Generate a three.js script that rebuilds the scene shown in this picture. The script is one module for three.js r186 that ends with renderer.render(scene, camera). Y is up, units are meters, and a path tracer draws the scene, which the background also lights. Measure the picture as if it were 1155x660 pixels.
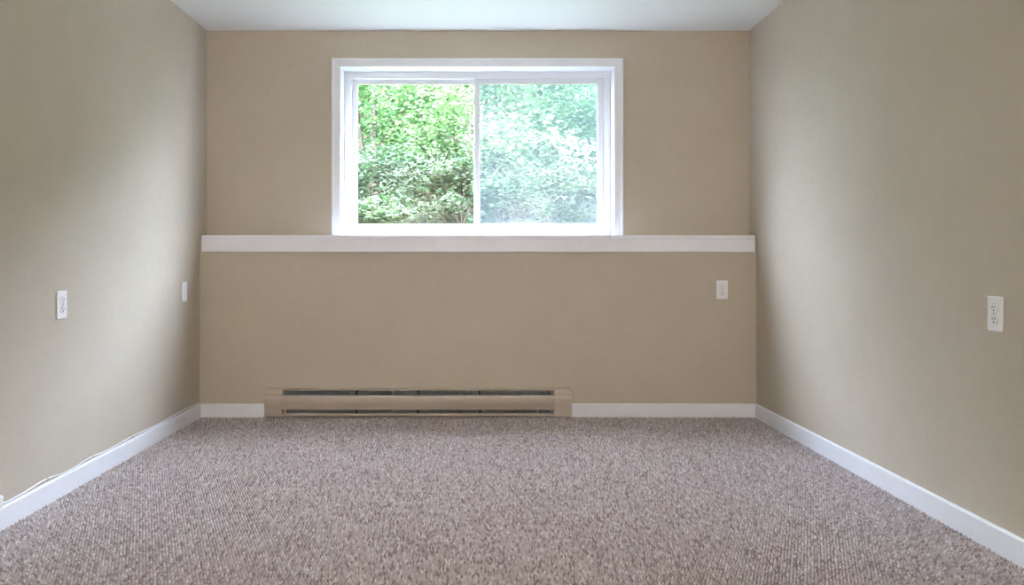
import * as THREE from 'three';
import { RoundedBoxGeometry } from 'three/addons/geometries/RoundedBoxGeometry.js';
import { mergeGeometries } from 'three/addons/utils/BufferGeometryUtils.js';

// ------------------------------------------------------------------ camera, sky, sun, exposure
const scene = new THREE.Scene();
const renderer = new THREE.WebGLRenderer({ antialias: true });
renderer.toneMapping = THREE.LinearToneMapping;
renderer.toneMappingExposure = 2.7;
const SKY = 29.5;                                         // brightness of the overcast sky
const FILL_LAMP_COLOR = new THREE.Color(1, 0.98, 0.95), FILL_LAMP = 3.9;  // candela of each added fill lamp on the rear wall
renderer.shadowMap.enabled = true;

const camera = new THREE.PerspectiveCamera(42.43, 1155 / 660, 0.05, 200);   // 850 px focal length
camera.position.set(0, 0.967, 0);
camera.lookAt(0, 0.967, -5);
camera.setViewOffset(1155, 660, 40.5, 35, 1155, 660);                       // shifted lens: verticals stay upright
scene.add(camera);

// overcast summer sky: cool, three times as bright at the zenith as at the horizon
{
  const W = 64, H = 32, d = new Float32Array(W * H * 4);
  for (let y = 0; y < H; y++) for (let x = 0; x < W; x++) {
    const up = Math.max(0, Math.sin(((y + 0.5) / H - 0.5) * Math.PI)), l = (1 + 2 * up) / 3;
    d.set([0.79 * l, 0.95 * l, 1.18 * l, 1], (y * W + x) * 4);
  }
  const t = new THREE.DataTexture(d, W, H, THREE.RGBAFormat, THREE.FloatType);
  t.mapping = THREE.EquirectangularReflectionMapping; t.magFilter = t.minFilter = THREE.LinearFilter; t.needsUpdate = true;
  scene.background = t;
  scene.backgroundIntensity = SKY;
}

// ------------------------------------------------------------------ helpers
let seed = 7;
const rnd = () => { seed = (seed + 0x6d2b79f5) | 0; let t = Math.imul(seed ^ (seed >>> 15), 1 | seed); t = (t + Math.imul(t ^ (t >>> 7), 61 | t)) ^ t; return ((t ^ (t >>> 14)) >>> 0) / 4294967296; };
const range = (a, b) => a + (b - a) * rnd();
const gauss = () => (rnd() + rnd() + rnd() + rnd() - 2) * 0.87;
const V = (x, y, z) => new THREE.Vector3(x, y, z);
const used = {};
function numbered(name) { const n = used[name] = (used[name] ?? -1) + 1; return n ? name + '_' + String(n).padStart(3, '0') : name; }
function mesh(name, geometry, material, parent = scene) {
  const m = new THREE.Mesh(geometry, material);
  m.name = parent === scene ? numbered(name) : name;
  m.castShadow = m.receiveShadow = true;
  parent.add(m);
  return m;
}
function group(name, x = 0, y = 0, z = 0, ry = 0) {
  const g = new THREE.Group(); g.name = numbered(name); g.position.set(x, y, z); g.rotation.y = ry; scene.add(g); return g;
}
function tag(o, label, category, grp) { o.userData.label = label; o.userData.category = category; if (grp) o.userData.group = grp; return o; }
function struct(o, label) { o.userData.kind = 'structure'; if (label) o.userData.label = label; return o; }
// uv in metres from position and facing
function metric(geometry) {
  const g = geometry.index ? geometry.toNonIndexed() : geometry, p = g.attributes.position, n = g.attributes.normal, uv = new Float32Array(p.count * 2);
  for (let i = 0; i < p.count; i++) {
    const a = Math.abs(n.getX(i)), b = Math.abs(n.getY(i)), c = Math.abs(n.getZ(i));
    const [u, v] = a > b && a > c ? [p.getZ(i), p.getY(i)] : b > c ? [p.getX(i), p.getZ(i)] : [p.getX(i), p.getY(i)];
    uv[2 * i] = u; uv[2 * i + 1] = v;
  }
  g.setAttribute('uv', new THREE.BufferAttribute(uv, 2));
  return g;
}
function boxG(x0, x1, y0, y1, z0, z1, r = 0) {
  const w = x1 - x0, h = y1 - y0, d = z1 - z0;
  const g = r ? new RoundedBoxGeometry(w, h, d, 2, r) : new THREE.BoxGeometry(w, h, d);
  g.translate((x0 + x1) / 2, (y0 + y1) / 2, (z0 + z1) / 2);
  return metric(g);
}
// profile given as [depth, height] pairs, swept along x from x0 to x1; depth goes towards +z
function sweepX(profile, x0, x1, z, bevel = 0) {
  const s = new THREE.Shape(profile.map(([d, y]) => new THREE.Vector2(-d, y)));
  const g = new THREE.ExtrudeGeometry(s, { depth: x1 - x0 - 2 * bevel, bevelEnabled: bevel > 0, bevelSize: bevel * 0.6, bevelOffset: -bevel * 0.6, bevelThickness: bevel, bevelSegments: 2, curveSegments: 4 });
  g.rotateY(Math.PI / 2);                      // extrusion axis -> +x, shape x -> -z
  g.translate(x0 + bevel, 0, z);
  return metric(g);
}
function sheet(points, t) {                    // thin bent sheet: offset a polyline by t
  const back = [];
  for (let i = 0; i < points.length; i++) {
    const a = points[Math.max(0, i - 1)], b = points[Math.min(points.length - 1, i + 1)];
    const dx = b[0] - a[0], dy = b[1] - a[1], l = Math.hypot(dx, dy);
    back.push([points[i][0] + dy / l * t, points[i][1] - dx / l * t]);
  }
  return [...points, ...back.reverse()];
}

// ------------------------------------------------------------------ textures (grain and relief only)
function noiseTex(size, octaves, lo, hi, color) {
  const f = new Float32Array(size * size);
  for (const [cells, amp] of octaves) {
    const g = new Float32Array(cells * cells).map(() => rnd() * 2 - 1), k = cells / size;
    for (let y = 0; y < size; y++) for (let x = 0; x < size; x++) {
      const fx = x * k, fy = y * k, ix = fx | 0, iy = fy | 0, tx = fx - ix, ty = fy - iy, sx = tx * tx * (3 - 2 * tx), sy = ty * ty * (3 - 2 * ty);
      const jx = (ix + 1) % cells, jy = (iy + 1) % cells;
      f[y * size + x] += amp * ((g[iy * cells + ix] * (1 - sx) + g[iy * cells + jx] * sx) * (1 - sy) + (g[jy * cells + ix] * (1 - sx) + g[jy * cells + jx] * sx) * sy);
    }
  }
  const d = new Uint8Array(size * size * 4);
  for (let i = 0; i < size * size; i++) { const v = Math.max(0, Math.min(255, (lo + (hi - lo) * (f[i] * 0.5 + 0.5)) * 255)); d[4 * i] = d[4 * i + 1] = d[4 * i + 2] = v; d[4 * i + 3] = 255; }
  const t = new THREE.DataTexture(d, size, size);
  t.wrapS = t.wrapT = THREE.RepeatWrapping; t.magFilter = THREE.LinearFilter; t.minFilter = THREE.LinearMipmapLinearFilter; t.generateMipmaps = true;
  if (color) t.colorSpace = THREE.SRGBColorSpace;
  t.needsUpdate = true;
  return t;
}
const peel = noiseTex(512, [[256, 0.5], [128, 0.5], [64, 0.3]], 0.2, 0.8);
const stipple = noiseTex(512, [[256, 0.8], [128, 0.5]], 0.1, 0.9);
const mottle = noiseTex(256, [[8, 0.5], [32, 0.3], [128, 0.3]], 0.96, 1.0, true);
const barkTex = noiseTex(256, [[64, 0.6], [16, 0.5], [128, 0.4]], 0.45, 1.0, true);
const grassTex = noiseTex(512, [[16, 0.5], [64, 0.5], [256, 0.5]], 0.55, 1.0, true);
mottle.repeat.set(0.7, 0.7);

// ------------------------------------------------------------------ materials
const std = (o) => new THREE.MeshStandardMaterial(o), phys = (o) => new THREE.MeshPhysicalMaterial(o);
const M = {
  wall: std({ color: '#c3b7a6', roughness: 0.75, map: mottle, bumpMap: peel, bumpScale: 0.0004 }),
  ceiling: std({ color: '#f3f3f1', roughness: 0.95, bumpMap: stipple, bumpScale: 0.001 }),
  trim: std({ color: '#efeff4', roughness: 0.4, map: mottle }),
  vinyl: std({ color: '#dcdce0', roughness: 0.35 }),
  pale: std({ color: '#e2dccf', roughness: 0.45 }),
  plastic: std({ color: '#efedee', roughness: 0.35 }),
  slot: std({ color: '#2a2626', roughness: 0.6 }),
  joint: std({ color: '#a9a5a3', roughness: 0.6 }),
  screw: std({ color: '#b9b7b4', roughness: 0.35, metalness: 0.7 }),
  heater: std({ color: '#bdafa1', roughness: 0.42 }),
  fin: std({ color: '#b4b8be', roughness: 0.5, metalness: 0.25 }),
  cable: std({ color: '#ececec', roughness: 0.4 }),
  glass: phys({ color: '#ffffff', transmission: 1, thickness: 0, roughness: 0.0, ior: 1.5 }),
  screen: phys({ color: '#545d64', transmission: 0.5, thickness: 0, roughness: 1, transparent: true, opacity: 0.34, side: THREE.DoubleSide }),
  carpetBack: std({ color: '#978b88', roughness: 1 }),
  loop: phys({ color: '#ffffff', roughness: 0.95, sheen: 0.2 }),
  bark: std({ color: '#7a6b5e', roughness: 0.95, map: barkTex }),
  paleBark: std({ color: '#c9c3b8', roughness: 0.9, map: barkTex }),
  leaf: phys({ color: '#ffffff', roughness: 0.8, specularIntensity: 0.25, transmission: 0.45, thickness: 0, side: THREE.DoubleSide }),
  ground: std({ color: '#434f33', roughness: 1, map: grassTex }),
  fillLampGlow: std({ color: '#ffffff', roughness: 0.3, emissive: FILL_LAMP_COLOR, emissiveIntensity: 1.0 }),
  siding: std({ color: '#c8c4bb', roughness: 0.8 }),
};

// ------------------------------------------------------------------ room shell (metres)
const XL = -1.724, XR = 1.748, YC = 2.443, ZK = -4.70, ZU = -4.82, ZO = -5.0, ZR = 3.0;
const LEDGE = 1.131;                                    // height of the ledge and window stool
const WX0 = -0.864, WX1 = 0.881, WY1 = 2.21;            // window opening

{ // carpeted floor
  const floor = struct(mesh('floor', boxG(XL - 0.2, XR + 0.2, -0.25, -0.008, ZO, ZR + 0.2), M.carpetBack), 'mauve beige berber carpet with woven loop rows');
  const loopG = new THREE.SphereGeometry(1, 8, 4, 0, Math.PI * 2, 0, Math.PI * 0.55);
  { // a looped yarn: long, humped and slightly waisted
    const p = loopG.attributes.position;
    for (let i = 0; i < p.count; i++) { const x = p.getX(i), z = p.getZ(i); p.setX(i, x * (1 - 0.15 * Math.cos(z * 3))); }
    loopG.computeVertexNormals();
  }
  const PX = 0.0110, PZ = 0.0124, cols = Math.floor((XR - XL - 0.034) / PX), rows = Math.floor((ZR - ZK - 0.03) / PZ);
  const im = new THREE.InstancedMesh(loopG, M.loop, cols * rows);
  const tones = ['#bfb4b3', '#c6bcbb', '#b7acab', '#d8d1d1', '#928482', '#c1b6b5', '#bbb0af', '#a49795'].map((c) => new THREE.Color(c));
  const m4 = new THREE.Matrix4(), q = new THREE.Quaternion(), e = new THREE.Euler(), c = new THREE.Color();
  let k = 0;
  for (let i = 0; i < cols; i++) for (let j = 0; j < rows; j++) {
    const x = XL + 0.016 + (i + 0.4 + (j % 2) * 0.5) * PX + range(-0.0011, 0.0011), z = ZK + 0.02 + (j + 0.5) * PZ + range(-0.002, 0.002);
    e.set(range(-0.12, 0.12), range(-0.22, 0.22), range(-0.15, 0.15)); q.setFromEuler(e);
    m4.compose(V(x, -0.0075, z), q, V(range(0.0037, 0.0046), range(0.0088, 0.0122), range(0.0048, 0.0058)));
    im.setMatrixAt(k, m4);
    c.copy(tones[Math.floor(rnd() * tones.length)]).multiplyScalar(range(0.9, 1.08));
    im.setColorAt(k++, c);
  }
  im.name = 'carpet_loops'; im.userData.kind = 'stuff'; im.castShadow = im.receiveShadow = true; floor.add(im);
}
struct(mesh('ceiling', boxG(XL - 0.2, XR + 0.2, YC, YC + 0.3, ZO, ZR + 0.2), M.ceiling), 'white stippled ceiling');
struct(mesh('wall_left', boxG(XL - 0.2, XL, -0.008, YC, ZO, ZR + 0.2), M.wall), 'beige painted wall left of the window wall');
struct(mesh('wall_right', boxG(XR, XR + 0.2, -0.008, YC, ZO, ZR + 0.2), M.wall), 'beige painted wall right of the window wall');
struct(mesh('wall_rear', boxG(XL, XR, -0.008, YC, ZR, ZR + 0.2), M.wall), 'beige painted wall behind the viewer');
{
  const w = new THREE.Group(); w.name = 'wall_back'; scene.add(w); struct(w, 'beige window wall with thicker lower half');
  mesh('knee_wall', boxG(XL, XR, -0.008, LEDGE - 0.026, ZO, ZK), M.wall, w);
  // the opening reaches down to the knee wall: build the upper wall as three blocks
  mesh('upper_wall', mergeGeometries([
    boxG(XL, WX0 - 0.019, LEDGE - 0.026, YC, ZO, ZU), boxG(WX1 + 0.019, XR, LEDGE - 0.026, YC, ZO, ZU), boxG(WX0 - 0.019, WX1 + 0.019, WY1 + 0.019, YC, ZO, ZU)]), M.wall, w);
}
{ // baseboards
  const bh = 0.081, bt = 0.013;
  const prof = [[0, -0.008], [bt, -0.008], [bt, bh - 0.006], [bt - 0.003, bh - 0.002], [bt - 0.007, bh], [0, bh]];
  const back = new THREE.Group(); back.name = 'baseboard_back'; scene.add(back); struct(back, 'white baseboard either side of the heater');
  mesh('board', sweepX(prof, XL + bt, -1.307, ZK), M.trim, back);
  mesh('board', sweepX(prof, 0.593, XR - bt, ZK), M.trim, back);
  const side = (name, x, sgn, lab) => {
    const g = sweepX(prof, 0, ZR - ZK - 0.001, 0);
    g.rotateY(sgn > 0 ? Math.PI / 2 : -Math.PI / 2);
    g.translate(x, 0, sgn > 0 ? ZR - 0.001 : ZK + 0.001);
    struct(mesh(name, metric(g), M.trim), lab);
  };
  side('baseboard_left', XL, 1, 'white baseboard along the left wall');
  side('baseboard_right', XR, -1, 'white baseboard along the right wall');
}
{ // ledge: cap board and apron
  const t = new THREE.Group(); t.name = 'trim_1'; scene.add(t); struct(t, 'white ledge running across the whole window wall');
  mesh('cap_board', boxG(XL + 0.018, XR - 0.016, LEDGE - 0.026, LEDGE, ZU, ZK + 0.021, 0.003), M.trim, t);
  mesh('apron', boxG(XL + 0.018, XR - 0.016, LEDGE - 0.105, LEDGE - 0.0262, ZK, ZK + 0.019, 0.003), M.trim, t);
  mesh('stool', boxG(WX0, WX1, LEDGE - 0.026, LEDGE - 0.001, -4.995, ZU), M.trim, t);
}
{ // casing round the window: two legs and a head, mitred, stepped inwards
  const t = new THREE.Group(); t.name = 'trim_2'; scene.add(t); struct(t, 'white mitred casing framing the window');
  const cw = 0.057, o0 = WX0 - cw, o1 = WX1 + cw, oy = WY1 + cw * 0.92, z = ZU;
  const strip = (pts, d0, d1) => { const g = new THREE.ExtrudeGeometry(new THREE.Shape(pts.map(([x, y]) => new THREE.Vector2(x, y))), { depth: d1 - d0 - 0.004, bevelEnabled: true, bevelSize: 0.002, bevelOffset: -0.002, bevelThickness: 0.002, bevelSegments: 2 }); g.translate(0, 0, z + d0 + 0.002); return metric(g); };
  const k = 0.014;
  const leg = (a, b, s) => mergeGeometries([strip([[a, LEDGE], [b, LEDGE], [b, WY1], [a, oy]], 0, 0.015), strip([[a, LEDGE], [a + s * k, LEDGE], [a + s * k, oy - k], [a, oy]], 0.013, 0.021)]);
  mesh('casing_leg', leg(o0, WX0, 1), M.trim, t);
  mesh('casing_leg', leg(o1, WX1, -1), M.trim, t);
  mesh('casing_head', mergeGeometries([strip([[o0, oy], [WX0, WY1], [WX1, WY1], [o1, oy]], 0, 0.015), strip([[o0, oy], [o0 + k, oy - k], [o1 - k, oy - k], [o1, oy]], 0.013, 0.021)]), M.trim, t);
}
{ // sliding window
  const w = new THREE.Group(); w.name = 'window_1'; scene.add(w); struct(w, 'white two-pane sliding window with trees behind');
  const b = LEDGE, zw = -4.995;
  // a closed frame with its own member widths: left, right, top, bottom
  const ring = (x0, x1, y0, y1, [l, r, t, d], z0, z1, bev = 0.003) => {
    const o = new THREE.Shape([[x0, y0], [x1, y0], [x1, y1], [x0, y1]].map(([x, y]) => new THREE.Vector2(x, y)));
    o.holes.push(new THREE.Path([[x0 + l, y0 + d], [x0 + l, y1 - t], [x1 - r, y1 - t], [x1 - r, y0 + d]].map(([x, y]) => new THREE.Vector2(x, y))));
    const g = new THREE.ExtrudeGeometry(o, { depth: z1 - z0 - 2 * bev, bevelEnabled: true, bevelSize: bev, bevelOffset: -bev, bevelThickness: bev, bevelSegments: 2 });
    g.translate(0, 0, z0 + bev);
    return metric(g);
  };
  // jamb boards lining the opening
  mesh('jamb', boxG(WX0 - 0.018, WX0, b - 0.025, WY1 + 0.018, zw, ZU), M.trim, w);
  mesh('jamb', boxG(WX1, WX1 + 0.018, b - 0.025, WY1 + 0.018, zw, ZU), M.trim, w);
  mesh('head_jamb', boxG(WX0, WX1, WY1, WY1 + 0.018, zw, ZU), M.trim, w);
  const fw = 0.045, gx0 = WX0 + fw, gx1 = WX1 - fw, gy0 = b + 0.05, gy1 = WY1 - fw, mid = 0.004;
  const fr = mesh('frame', ring(WX0 + 0.0005, WX1 - 0.0005, b, WY1 - 0.0005, [fw, fw, fw, 0.05], zw, -4.93), M.vinyl, w);
  mesh('track', mergeGeometries([boxG(gx0, gx1, gy0, gy0 + 0.012, -4.972, -4.967), boxG(gx0, gx1, gy1 - 0.012, gy1, -4.972, -4.967)]), M.vinyl, fr);
  const sash = (x0, x1, z0, z1, m) => {
    const s = mesh('sash', ring(x0, x1, gy0 + 0.0005, gy1 - 0.0005, m, z0, z1), M.vinyl, w), zc = (z0 + z1) / 2, [l, r, t, d] = m;
    const g = new THREE.PlaneGeometry(x1 - x0 - l - r + 0.008, gy1 - gy0 - t - d + 0.008); g.translate((x0 + l + x1 - r) / 2, (gy0 + d + gy1 - t) / 2, zc);
    mesh('pane', g, M.glass, s);
    mesh('glazing_bead', ring(x0 + l - 0.001, x1 - r + 0.001, gy0 + d - 0.001, gy1 - t + 0.001, [0.007, 0.007, 0.007, 0.007], zc + 0.001, zc + 0.008, 0.001), M.pale, s);
    return s;
  };
  sash(gx0 + 0.0005, mid + 0.022, -4.99, -4.974, [0.031, 0.034, 0.024, 0.028]);
  const inner = sash(mid - 0.016, gx1 - 0.0005, -4.965, -4.94, [0.032, 0.037, 0.029, 0.03]);
  for (const y of [2.02, 1.45]) mesh('latch', boxG(mid - 0.024, mid - 0.0155, y - 0.028, y + 0.028, -4.96, -4.944, 0.003), M.vinyl, inner);
  // insect screen outside the sliding half
  const sg = new THREE.PlaneGeometry(gx1 - mid - 0.02, gy1 - gy0 - 0.02); sg.translate((gx1 + mid) / 2, (gy0 + gy1) / 2, -4.993);
  mesh('insect_screen', sg, M.screen, w).userData.label = 'pale hazy mesh over the right pane';
}

// ------------------------------------------------------------------ two unseen globes behind the viewer, added as fill for the window wall
for (const [x, side] of [[-0.9, 'left'], [0.9, 'right']]) {
  const l = group('added_fill_lamp', x, 1.62, ZR, Math.PI); tag(l, `added unseen fill lamp on the rear wall, ${side} one of the pair`, 'lamp', 'added fill lamps on the rear wall');
  const plate = new THREE.CylinderGeometry(0.05, 0.055, 0.02, 24); plate.rotateX(Math.PI / 2); plate.translate(0, 0, 0.01);
  mesh('back_plate', plate, M.screw, l);
  mesh('arm', new THREE.TubeGeometry(new THREE.CatmullRomCurve3([V(0, 0, 0.01), V(0, -0.02, 0.06), V(0, -0.01, 0.11), V(0, 0.03, 0.13)]), 16, 0.008, 8), M.screw, l);
  const globe = new THREE.SphereGeometry(0.095, 28, 20); globe.translate(0, 0.12, 0.13);
  mesh('fill_globe', globe, M.fillLampGlow, l);
  const p = new THREE.PointLight(FILL_LAMP_COLOR, FILL_LAMP, 0, 2); p.position.set(0, 0.12, 0.13); p.castShadow = true; p.shadow.radius = 4; l.add(p);
}

// ------------------------------------------------------------------ electric baseboard heater
{
  const hx0 = -1.304, hx1 = 0.589, capW = 0.109;
  const h = group('baseboard_heater', (hx0 + hx1) / 2, 0, ZK);
  tag(h, 'long beige metal baseboard heater with two dark slots under the window', 'heater');
  const a = hx0 - h.position.x, b = hx1 - h.position.x;
  mesh('back_plate', boxG(a + 0.01, b - 0.01, 0.02, 0.176, 0, 0.003), M.heater, h);
  mesh('hood', sweepX(sheet([[0.001, 0.1775], [0.02, 0.1785], [0.038, 0.177], [0.041, 0.171]], 0.0018), a + 0.004, b - 0.004, 0), M.heater, h);
  mesh('front_panel', sweepX(sheet([[0.047, 0.137], [0.052, 0.142], [0.059, 0.141], [0.0645, 0.134], [0.067, 0.122], [0.067, 0.104], [0.064, 0.09], [0.058, 0.072], [0.055, 0.06], [0.054, 0.053], [0.048, 0.053]], 0.002), a + 0.02, b - 0.02, 0), M.heater, h);
  mesh('bottom_lip', sweepX([[0.004, 0.012], [0.055, 0.012], [0.059, 0.016], [0.059, 0.029], [0.056, 0.031], [0.052, 0.029], [0.052, 0.018], [0.004, 0.018]], a + 0.02, b - 0.02, 0), M.heater, h);
  const capProfile = [[0.002, 0.008], [0.057, 0.008], [0.061, 0.013], [0.061, 0.05], [0.063, 0.066], [0.069, 0.096], [0.0695, 0.122], [0.066, 0.136], [0.06, 0.144], [0.05, 0.145], [0.046, 0.15], [0.045, 0.172], [0.041, 0.1795], [0.002, 0.1795]];
  mesh('end_cap', sweepX(capProfile, a, a + capW, 0, 0.005), M.heater, h);
  mesh('end_cap', sweepX(capProfile, b - capW, b, 0, 0.005), M.heater, h);
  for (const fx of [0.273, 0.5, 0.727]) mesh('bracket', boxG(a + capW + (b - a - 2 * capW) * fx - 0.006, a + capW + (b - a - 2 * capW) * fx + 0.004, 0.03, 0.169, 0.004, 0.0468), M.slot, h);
  // heating element: a tube with thin aluminium fins
  const el = new THREE.CylinderGeometry(0.007, 0.007, b - a - 2 * capW, 10); el.rotateZ(Math.PI / 2); el.translate((a + b) / 2, 0.1, 0.022);
  const tube = mesh('heating_element', el, M.fin, h);
  const fins = [];
  for (let x = a + capW + 0.02, i = 0; x < b - capW - 0.015; x += 0.0056, i++) { const g = new THREE.BoxGeometry(0.0008, 0.136, 0.040); g.rotateY(range(-0.12, 0.12)); g.rotateZ(range(-0.04, 0.04)); g.translate(x, 0.095 + range(-0.002, 0.002), 0.0255); fins.push(g); }
  mesh('fins', mergeGeometries(fins), M.fin, tube).userData.kind = 'stuff';
}

// ------------------------------------------------------------------ wall plates
function roundRect(w, h, r) {
  const s = new THREE.Shape(), x = -w / 2, y = -h / 2;
  s.moveTo(x + r, y); s.lineTo(x + w - r, y); s.quadraticCurveTo(x + w, y, x + w, y + r); s.lineTo(x + w, y + h - r); s.quadraticCurveTo(x + w, y + h, x + w - r, y + h);
  s.lineTo(x + r, y + h); s.quadraticCurveTo(x, y + h, x, y + h - r); s.lineTo(x, y + r); s.quadraticCurveTo(x, y, x + r, y); return s;
}
const slab = (s, d0, d1, b) => { const g = new THREE.ExtrudeGeometry(s, { depth: d1 - d0 - b, bevelEnabled: true, bevelSize: b, bevelOffset: -b, bevelThickness: b, bevelSegments: 2, curveSegments: 6 }); g.translate(0, 0, d0); return g; };
const plateG = slab(roundRect(0.071, 0.117, 0.004), 0.0022, 0.0062, 0.0022);
plateG.translate(0, 0, 0);
const screwG = new THREE.CylinderGeometry(0.0032, 0.0034, 0.0014, 12); screwG.rotateX(Math.PI / 2);
function receptacleShape() { // round top and bottom cut flat
  const s = new THREE.Shape(), r = 0.0172, hgt = 0.0142, a0 = Math.asin(hgt / r);
  s.absarc(0, 0, r, -a0, a0, false); s.absarc(0, 0, r, Math.PI - a0, Math.PI + a0, false); s.closePath(); return s;
}
const recG = slab(receptacleShape(), 0.004, 0.0085, 0.0008);
const grooveG = (() => { const o = receptacleShape(); const g = new THREE.ExtrudeGeometry(o, { depth: 0.0003, bevelEnabled: false, curveSegments: 8 }); g.scale(1.06, 1.06, 1); g.translate(0, 0, 0.0063); return g; })();
const slotG = new THREE.BoxGeometry(0.0026, 0.0085, 0.0006), holeG = (() => { const g = new THREE.CylinderGeometry(0.0029, 0.0029, 0.0006, 12); g.rotateX(Math.PI / 2); return g; })();
function outlet(x, y, z, ry, label) {
  const o = group('wall_outlet', x, y, z, ry);
  tag(o, label, 'outlet', 'outlets on the walls');
  mesh('cover_plate', plateG, M.plastic, o);
  for (const s of [1, -1]) {
    const r = mesh('receptacle', recG, M.plastic, o); r.position.y = s * 0.0195;
    mesh('joint', grooveG, M.joint, r);
    for (const [sx, k] of [[-0.0062, 1], [0.0062, 0.85]]) { const q = mesh('slot', slotG, M.slot, r); q.position.set(sx, 0.0035, 0.0094); q.scale.y = k; }
    mesh('ground_hole', holeG, M.slot, r).position.set(0, -0.0075, 0.0094);
  }
  const sc = mesh('screw', screwG, M.screw, o); sc.position.z = 0.0088;
  return o;
}
outlet(XL, 0.787, -3.131, Math.PI / 2, 'white duplex outlet on the left wall, nearer the viewer');
outlet(XR, 0.791, -2.533, -Math.PI / 2, 'white duplex outlet on the right wall');
outlet(1.533, 0.79, ZK, 0, 'white duplex outlet below the ledge, right of the heater');
{
  const o = group('blank_wall_plate', XL, 0.789, -4.44, Math.PI / 2);
  tag(o, 'plain white wall plate on the left wall close to the window wall corner', 'wall plate');
  const p = mesh('cover_plate', plateG, M.plastic, o); p.scale.z = 1.5;
  mesh('raised_panel', slab(roundRect(0.033, 0.066, 0.002), 0.008, 0.0115, 0.001), M.plastic, o);
  for (const s of [1, -1]) { const q = mesh('screw', screwG, M.plastic, o); q.position.set(0, s * 0.048, 0.0098); }
}

// ------------------------------------------------------------------ cable stapled along the left baseboard, and its jack
{
  const c = group('white_cable', XL, 0, 0); tag(c, 'thin white cable stapled in waves along the top of the left baseboard', 'cable');
  const pts = [[-4.66, 0.088, 0.006], [-4.5, 0.094, 0.005], [-4.25, 0.092, 0.006], [-4.05, 0.087, 0.006], [-3.9, 0.09, 0.004], [-3.76, 0.093, 0.004], [-3.6, 0.089, 0.005], [-3.48, 0.088, 0.006], [-3.38, 0.093, 0.004], [-3.22, 0.087, 0.007], [-3.13, 0.086, 0.006], [-3.02, 0.096, 0.004], [-2.86, 0.088, 0.005], [-2.77, 0.087, 0.006], [-2.708, 0.092, 0.007]];
  const curve = new THREE.CatmullRomCurve3(pts.map(([z, y, d]) => V(d, y, z)));
  mesh('cord', new THREE.TubeGeometry(curve, 160, 0.0034, 8), M.cable, c);
  for (const z of [-3.02, -3.38, -3.76, -4.25]) {
    const p = curve.getPoints(400).reduce((a, q) => (Math.abs(q.z - z) < Math.abs(a.z - z) ? q : a));
    const clip = new THREE.TorusGeometry(0.0046, 0.0013, 6, 10, Math.PI * 1.2); clip.rotateZ(-Math.PI * 0.55);
    mesh('staple', clip, M.screw, c).position.copy(p);
  }
}
{
  const j = group('phone_jack', XL, 0.0825, -2.675, Math.PI / 2); tag(j, 'small white surface jack box above the left baseboard at the edge', 'jack box');
  mesh('housing', boxG(-0.038, 0.038, 0, 0.045, 0.0, 0.022, 0.004), M.plastic, j);
  mesh('lid', boxG(-0.034, 0.034, 0.004, 0.041, 0.0221, 0.026, 0.0015), M.plastic, j);
  const s = mesh('screw', screwG, M.screw, j); s.position.set(0, 0.0225, 0.0266);
  mesh('socket', boxG(0.038, 0.0386, 0.012, 0.026, 0.006, 0.018), M.slot, j);
}

// ------------------------------------------------------------------ outdoors: rising ground, trees and shrubs
const groundY = (x, z) => { const d = Math.max(0, -5.0 - z); return 0.78 + 0.10 * d + 0.004 * d * d + 0.12 * Math.sin(x * 0.5 + 1) * Math.min(1, d / 4) + 0.08 * Math.sin(z * 0.9 + x * 0.3) * Math.min(1, d / 4); };
{
  const g = new THREE.PlaneGeometry(60, 34, 80, 60); g.rotateX(-Math.PI / 2); g.translate(0, 0, -5.0 - 17);
  const p = g.attributes.position;
  for (let i = 0; i < p.count; i++) p.setY(i, groundY(p.getX(i), p.getZ(i)));
  g.computeVertexNormals();
  const uv = g.attributes.uv; for (let i = 0; i < uv.count; i++) uv.setXY(i, p.getX(i) * 0.5, p.getZ(i) * 0.5);
  const m = struct(mesh('ground', g, M.ground), 'grassy slope rising outside the window');
}
{ // lobed leaf, folded along its rib
  const out = [[0, 0], [0.28, 0.12], [0.52, 0.2], [0.34, 0.42], [0.5, 0.68], [0.2, 0.66], [0, 1]];
  const pos = [], rib = [0, 0.45];
  for (const s of [1, -1]) for (let i = 0; i < out.length - 1; i++) {
    const A = [s * out[i][0], out[i][1], -0.18 * out[i][0]], B = [s * out[i + 1][0], out[i + 1][1], -0.18 * out[i + 1][0]], R = [0, rib[1], 0.05];
    pos.push(...(s > 0 ? [A, B, R] : [B, A, R]).flat());
  }
  const g = new THREE.BufferGeometry(); g.setAttribute('position', new THREE.Float32BufferAttribute(pos, 3)); g.setAttribute('uv', new THREE.Float32BufferAttribute(new Float32Array(pos.length / 3 * 2), 2)); g.computeVertexNormals();
  M.leafG = g;
}
function tubeBetween(points, r0, r1) {
  const c = new THREE.CatmullRomCurve3(points), n = 10, g = new THREE.TubeGeometry(c, n, 1, 7), p = g.attributes.position, ctr = c.getSpacedPoints(n);
  for (let i = 0; i < p.count; i++) { const k = Math.floor(i / 8), t = k / n, r = r0 + (r1 - r0) * t, o = ctr[k]; p.setXYZ(i, o.x + (p.getX(i) - o.x) * r, o.y + (p.getY(i) - o.y) * r, o.z + (p.getZ(i) - o.z) * r); }
  return g;
}
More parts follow.
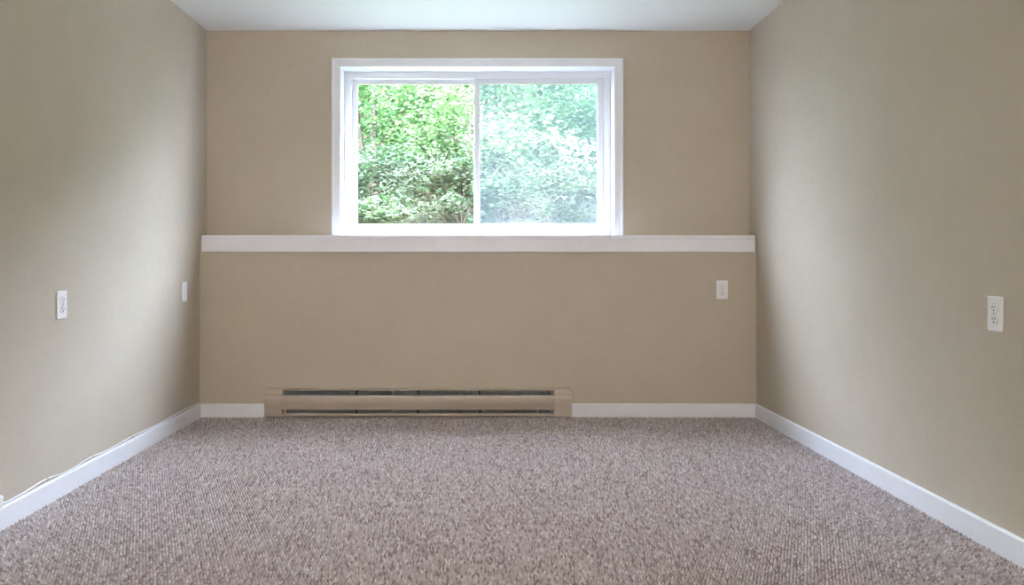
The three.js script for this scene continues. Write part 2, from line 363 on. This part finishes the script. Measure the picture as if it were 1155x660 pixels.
function foliage(parent, clumps, count, size, tones, [dark, bright]) {
  const im = new THREE.InstancedMesh(M.leafG, M.leaf, count), m4 = new THREE.Matrix4(), q = new THREE.Quaternion(), e = new THREE.Euler(), c = new THREE.Color();
  for (let k = 0; k < count; k++) {
    const [cx, cy, cz, r] = clumps[Math.floor(rnd() * clumps.length)], t = tones[Math.floor(rnd() * tones.length)];
    const d = V(gauss(), gauss() * 0.7, gauss()).multiplyScalar(r);
    e.set(range(-2.2, -0.6), range(-3.14, 3.14), range(-0.6, 0.6), 'YXZ'); q.setFromEuler(e);
    const s = size * range(0.6, 1.2);
    m4.compose(V(cx + d.x, cy + d.y, cz + d.z), q, V(s, s, s)); im.setMatrixAt(k, m4);
    im.setColorAt(k, c.set(t).multiplyScalar(range(dark, bright)));
  }
  im.name = 'foliage'; im.userData.kind = 'stuff'; im.castShadow = im.receiveShadow = true; parent.add(im);
}
const GREEN = ['#7eb26c', '#94c27a', '#669c5e', '#a6cf84', '#85b674', '#c6d88c'], DEEP = ['#6fa564', '#84b571', '#5d9257', '#93bd7c', '#7aa96c'], LIGHT = ['#b0d68c', '#9fcb80', '#c2dc98', '#94be7c'];
function tree(x, z, top, spread, stems, count, size, tones, label, opt = {}) {
  const y0 = groundY(x, z), t = group('leafy_tree', x, y0, z); tag(t, label, 'tree', opt.group ?? 'trees outside the window');
  const H = top - y0, clumps = [], bark = opt.bark ?? M.bark, low = opt.low ?? 0.2;
  for (let s = 0; s < stems; s++) {
    const a = (s / stems) * 6.28 + range(0, 1), lean = stems > 1 ? 0.12 * H : 0.04 * H;
    const end = V(Math.cos(a) * lean, H * 0.82, Math.sin(a) * lean * 0.6), mid = end.clone().multiplyScalar(0.5).add(V(range(-0.12, 0.12), 0, range(-0.1, 0.1)));
    const base = V(Math.cos(a) * 0.05 * (stems > 1), -0.08, 0);
    mesh('trunk', tubeBetween([base, mid, end], 0.022 * H ** 0.8, 0.012), bark, t);
    const nb = Math.max(5, Math.round(9 / stems) + 2);
    for (let b = 0; b < nb; b++) {
      const f = low + (0.95 - low) * (b + range(0.1, 0.9)) / nb, from = f < 0.5 ? base.clone().lerp(mid, f * 2) : mid.clone().lerp(end, f * 2 - 1);
      const ang = b * 2.4 + a, len = spread * range(0.65, 1) * Math.sqrt(Math.max(0.15, 1 - ((f - 0.35) / 0.8) ** 2));
      const to = from.clone().add(V(Math.cos(ang) * len, range(0.15, 0.5) * len, Math.sin(ang) * len)), m2 = from.clone().lerp(to, 0.5).add(V(0, 0.1 * len, 0));
      mesh('branch', tubeBetween([from, m2, to], 0.008 * H ** 0.7, 0.004), bark, t);
      for (const u of [0.45, 0.75, 1]) { const c = from.clone().lerp(to, u); clumps.push([c.x + range(-0.15, 0.15), c.y + range(-0.1, 0.2), c.z + range(-0.15, 0.15), 0.3 + 0.16 * spread * range(0.7, 1.2)]); }
    }
    clumps.push([end.x, end.y, end.z, 0.4 * spread * 0.6]);
  }
  foliage(t, clumps, count, size, tones, opt.tone ?? [0.32, 0.62]);
  return t;
}
function shrub(x, z, h, r, count, size, tones, label) {
  const y0 = groundY(x, z), t = group('leafy_shrub', x, y0, z); tag(t, label, 'shrub', 'shrubs outside the window');
  const clumps = [];
  for (let s = 0; s < 6; s++) {
    const a = s * 1.05 + range(0, 0.6), to = V(Math.cos(a) * r * range(0.4, 0.9), h * range(0.6, 1), Math.sin(a) * r * range(0.4, 0.9));
    mesh('stem', tubeBetween([V(0, -0.04, 0), to.clone().multiplyScalar(0.5).add(V(0, 0.08 * h, 0)), to], 0.009, 0.003), M.bark, t);
  }
  for (let k = 0; k < 22; k++) { const a = k * 2.4, e = rnd() * 1.3, q = range(0.6, 0.95); clumps.push([Math.cos(a) * Math.cos(e) * r * q, 0.08 + Math.sin(e) * h * q, Math.sin(a) * Math.cos(e) * r * q, 0.26 * r]); }
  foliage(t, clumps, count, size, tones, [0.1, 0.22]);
}
tree(-1.75, -13.0, 6.4, 1.9, 2, 24000, 0.07, GREEN, 'bushy green tree with slanting twin trunks filling the left pane');
tree(-0.1, -11.0, 5.0, 1.05, 1, 11000, 0.065, LIGHT, 'slender pale green tree seen left of the meeting stile', { low: 0.3 });
tree(0.62, -13.4, 6.4, 1.6, 2, 18000, 0.07, DEEP, 'forked tree in the left half of the right pane', { low: 0.38 });
tree(2.2, -12.2, 5.6, 1.5, 1, 18000, 0.068, DEEP, 'dense deep green tree at the right edge of the window', { low: 0.1 });
tree(-5.1, -13.4, 7.6, 2.2, 1, 9000, 0.13, GREEN, 'broad green tree beyond the left edge of the window');
tree(4.9, -12.4, 5.2, 2.0, 1, 8000, 0.13, GREEN, 'broad green tree beyond the right edge of the window');
tree(-7.8, -11.6, 7.6, 2.4, 1, 8000, 0.14, GREEN, 'green tree farther off to the left of the window');
tree(7.9, -11.6, 4.4, 2.2, 1, 8000, 0.14, GREEN, 'green tree farther off to the right of the window');
const far = ['far left', 'left', 'middle', 'right', 'far right'];
[-8.5, -3.6, 0.2, 4.2, 9].forEach((x, i) => tree(x, -19 - (i % 2), 9, 2.8, 1, 11000, 0.18, i % 2 ? GREEN : LIGHT, `tall pale tree at the ${far[i]} of the back row outside`, { low: 0.08 }));
shrub(-1.4, -10.0, 1.0, 0.95, 5200, 0.06, DEEP, 'low deep green shrub at the foot of the left pane');
shrub(-2.6, -10.8, 1.25, 0.9, 4600, 0.06, GREEN, 'green shrub at the lower left corner of the window');
shrub(-0.2, -10.0, 0.95, 0.7, 3800, 0.06, GREEN, 'small green shrub below the meeting stile');
shrub(-0.9, -14.6, 1.5, 1.0, 4000, 0.07, LIGHT, 'pale shrub in the clearing between the left trunks');
shrub(0.7, -10.7, 1.25, 0.95, 5000, 0.06, LIGHT, 'bright yellow green shrub below the forked tree');
shrub(1.75, -10.1, 1.0, 0.8, 4200, 0.06, LIGHT, 'light green shrub at the lower right corner of the window');
shrub(0.35, -9.2, 0.7, 0.6, 2600, 0.06, DEEP, 'lowest deep green shrub at the foot of the right pane');
shrub(-1.12, -8.5, 0.5, 0.42, 2400, 0.06, GREEN, 'nearest small shrub at the lower left of the left pane');

renderer.render(scene, camera);
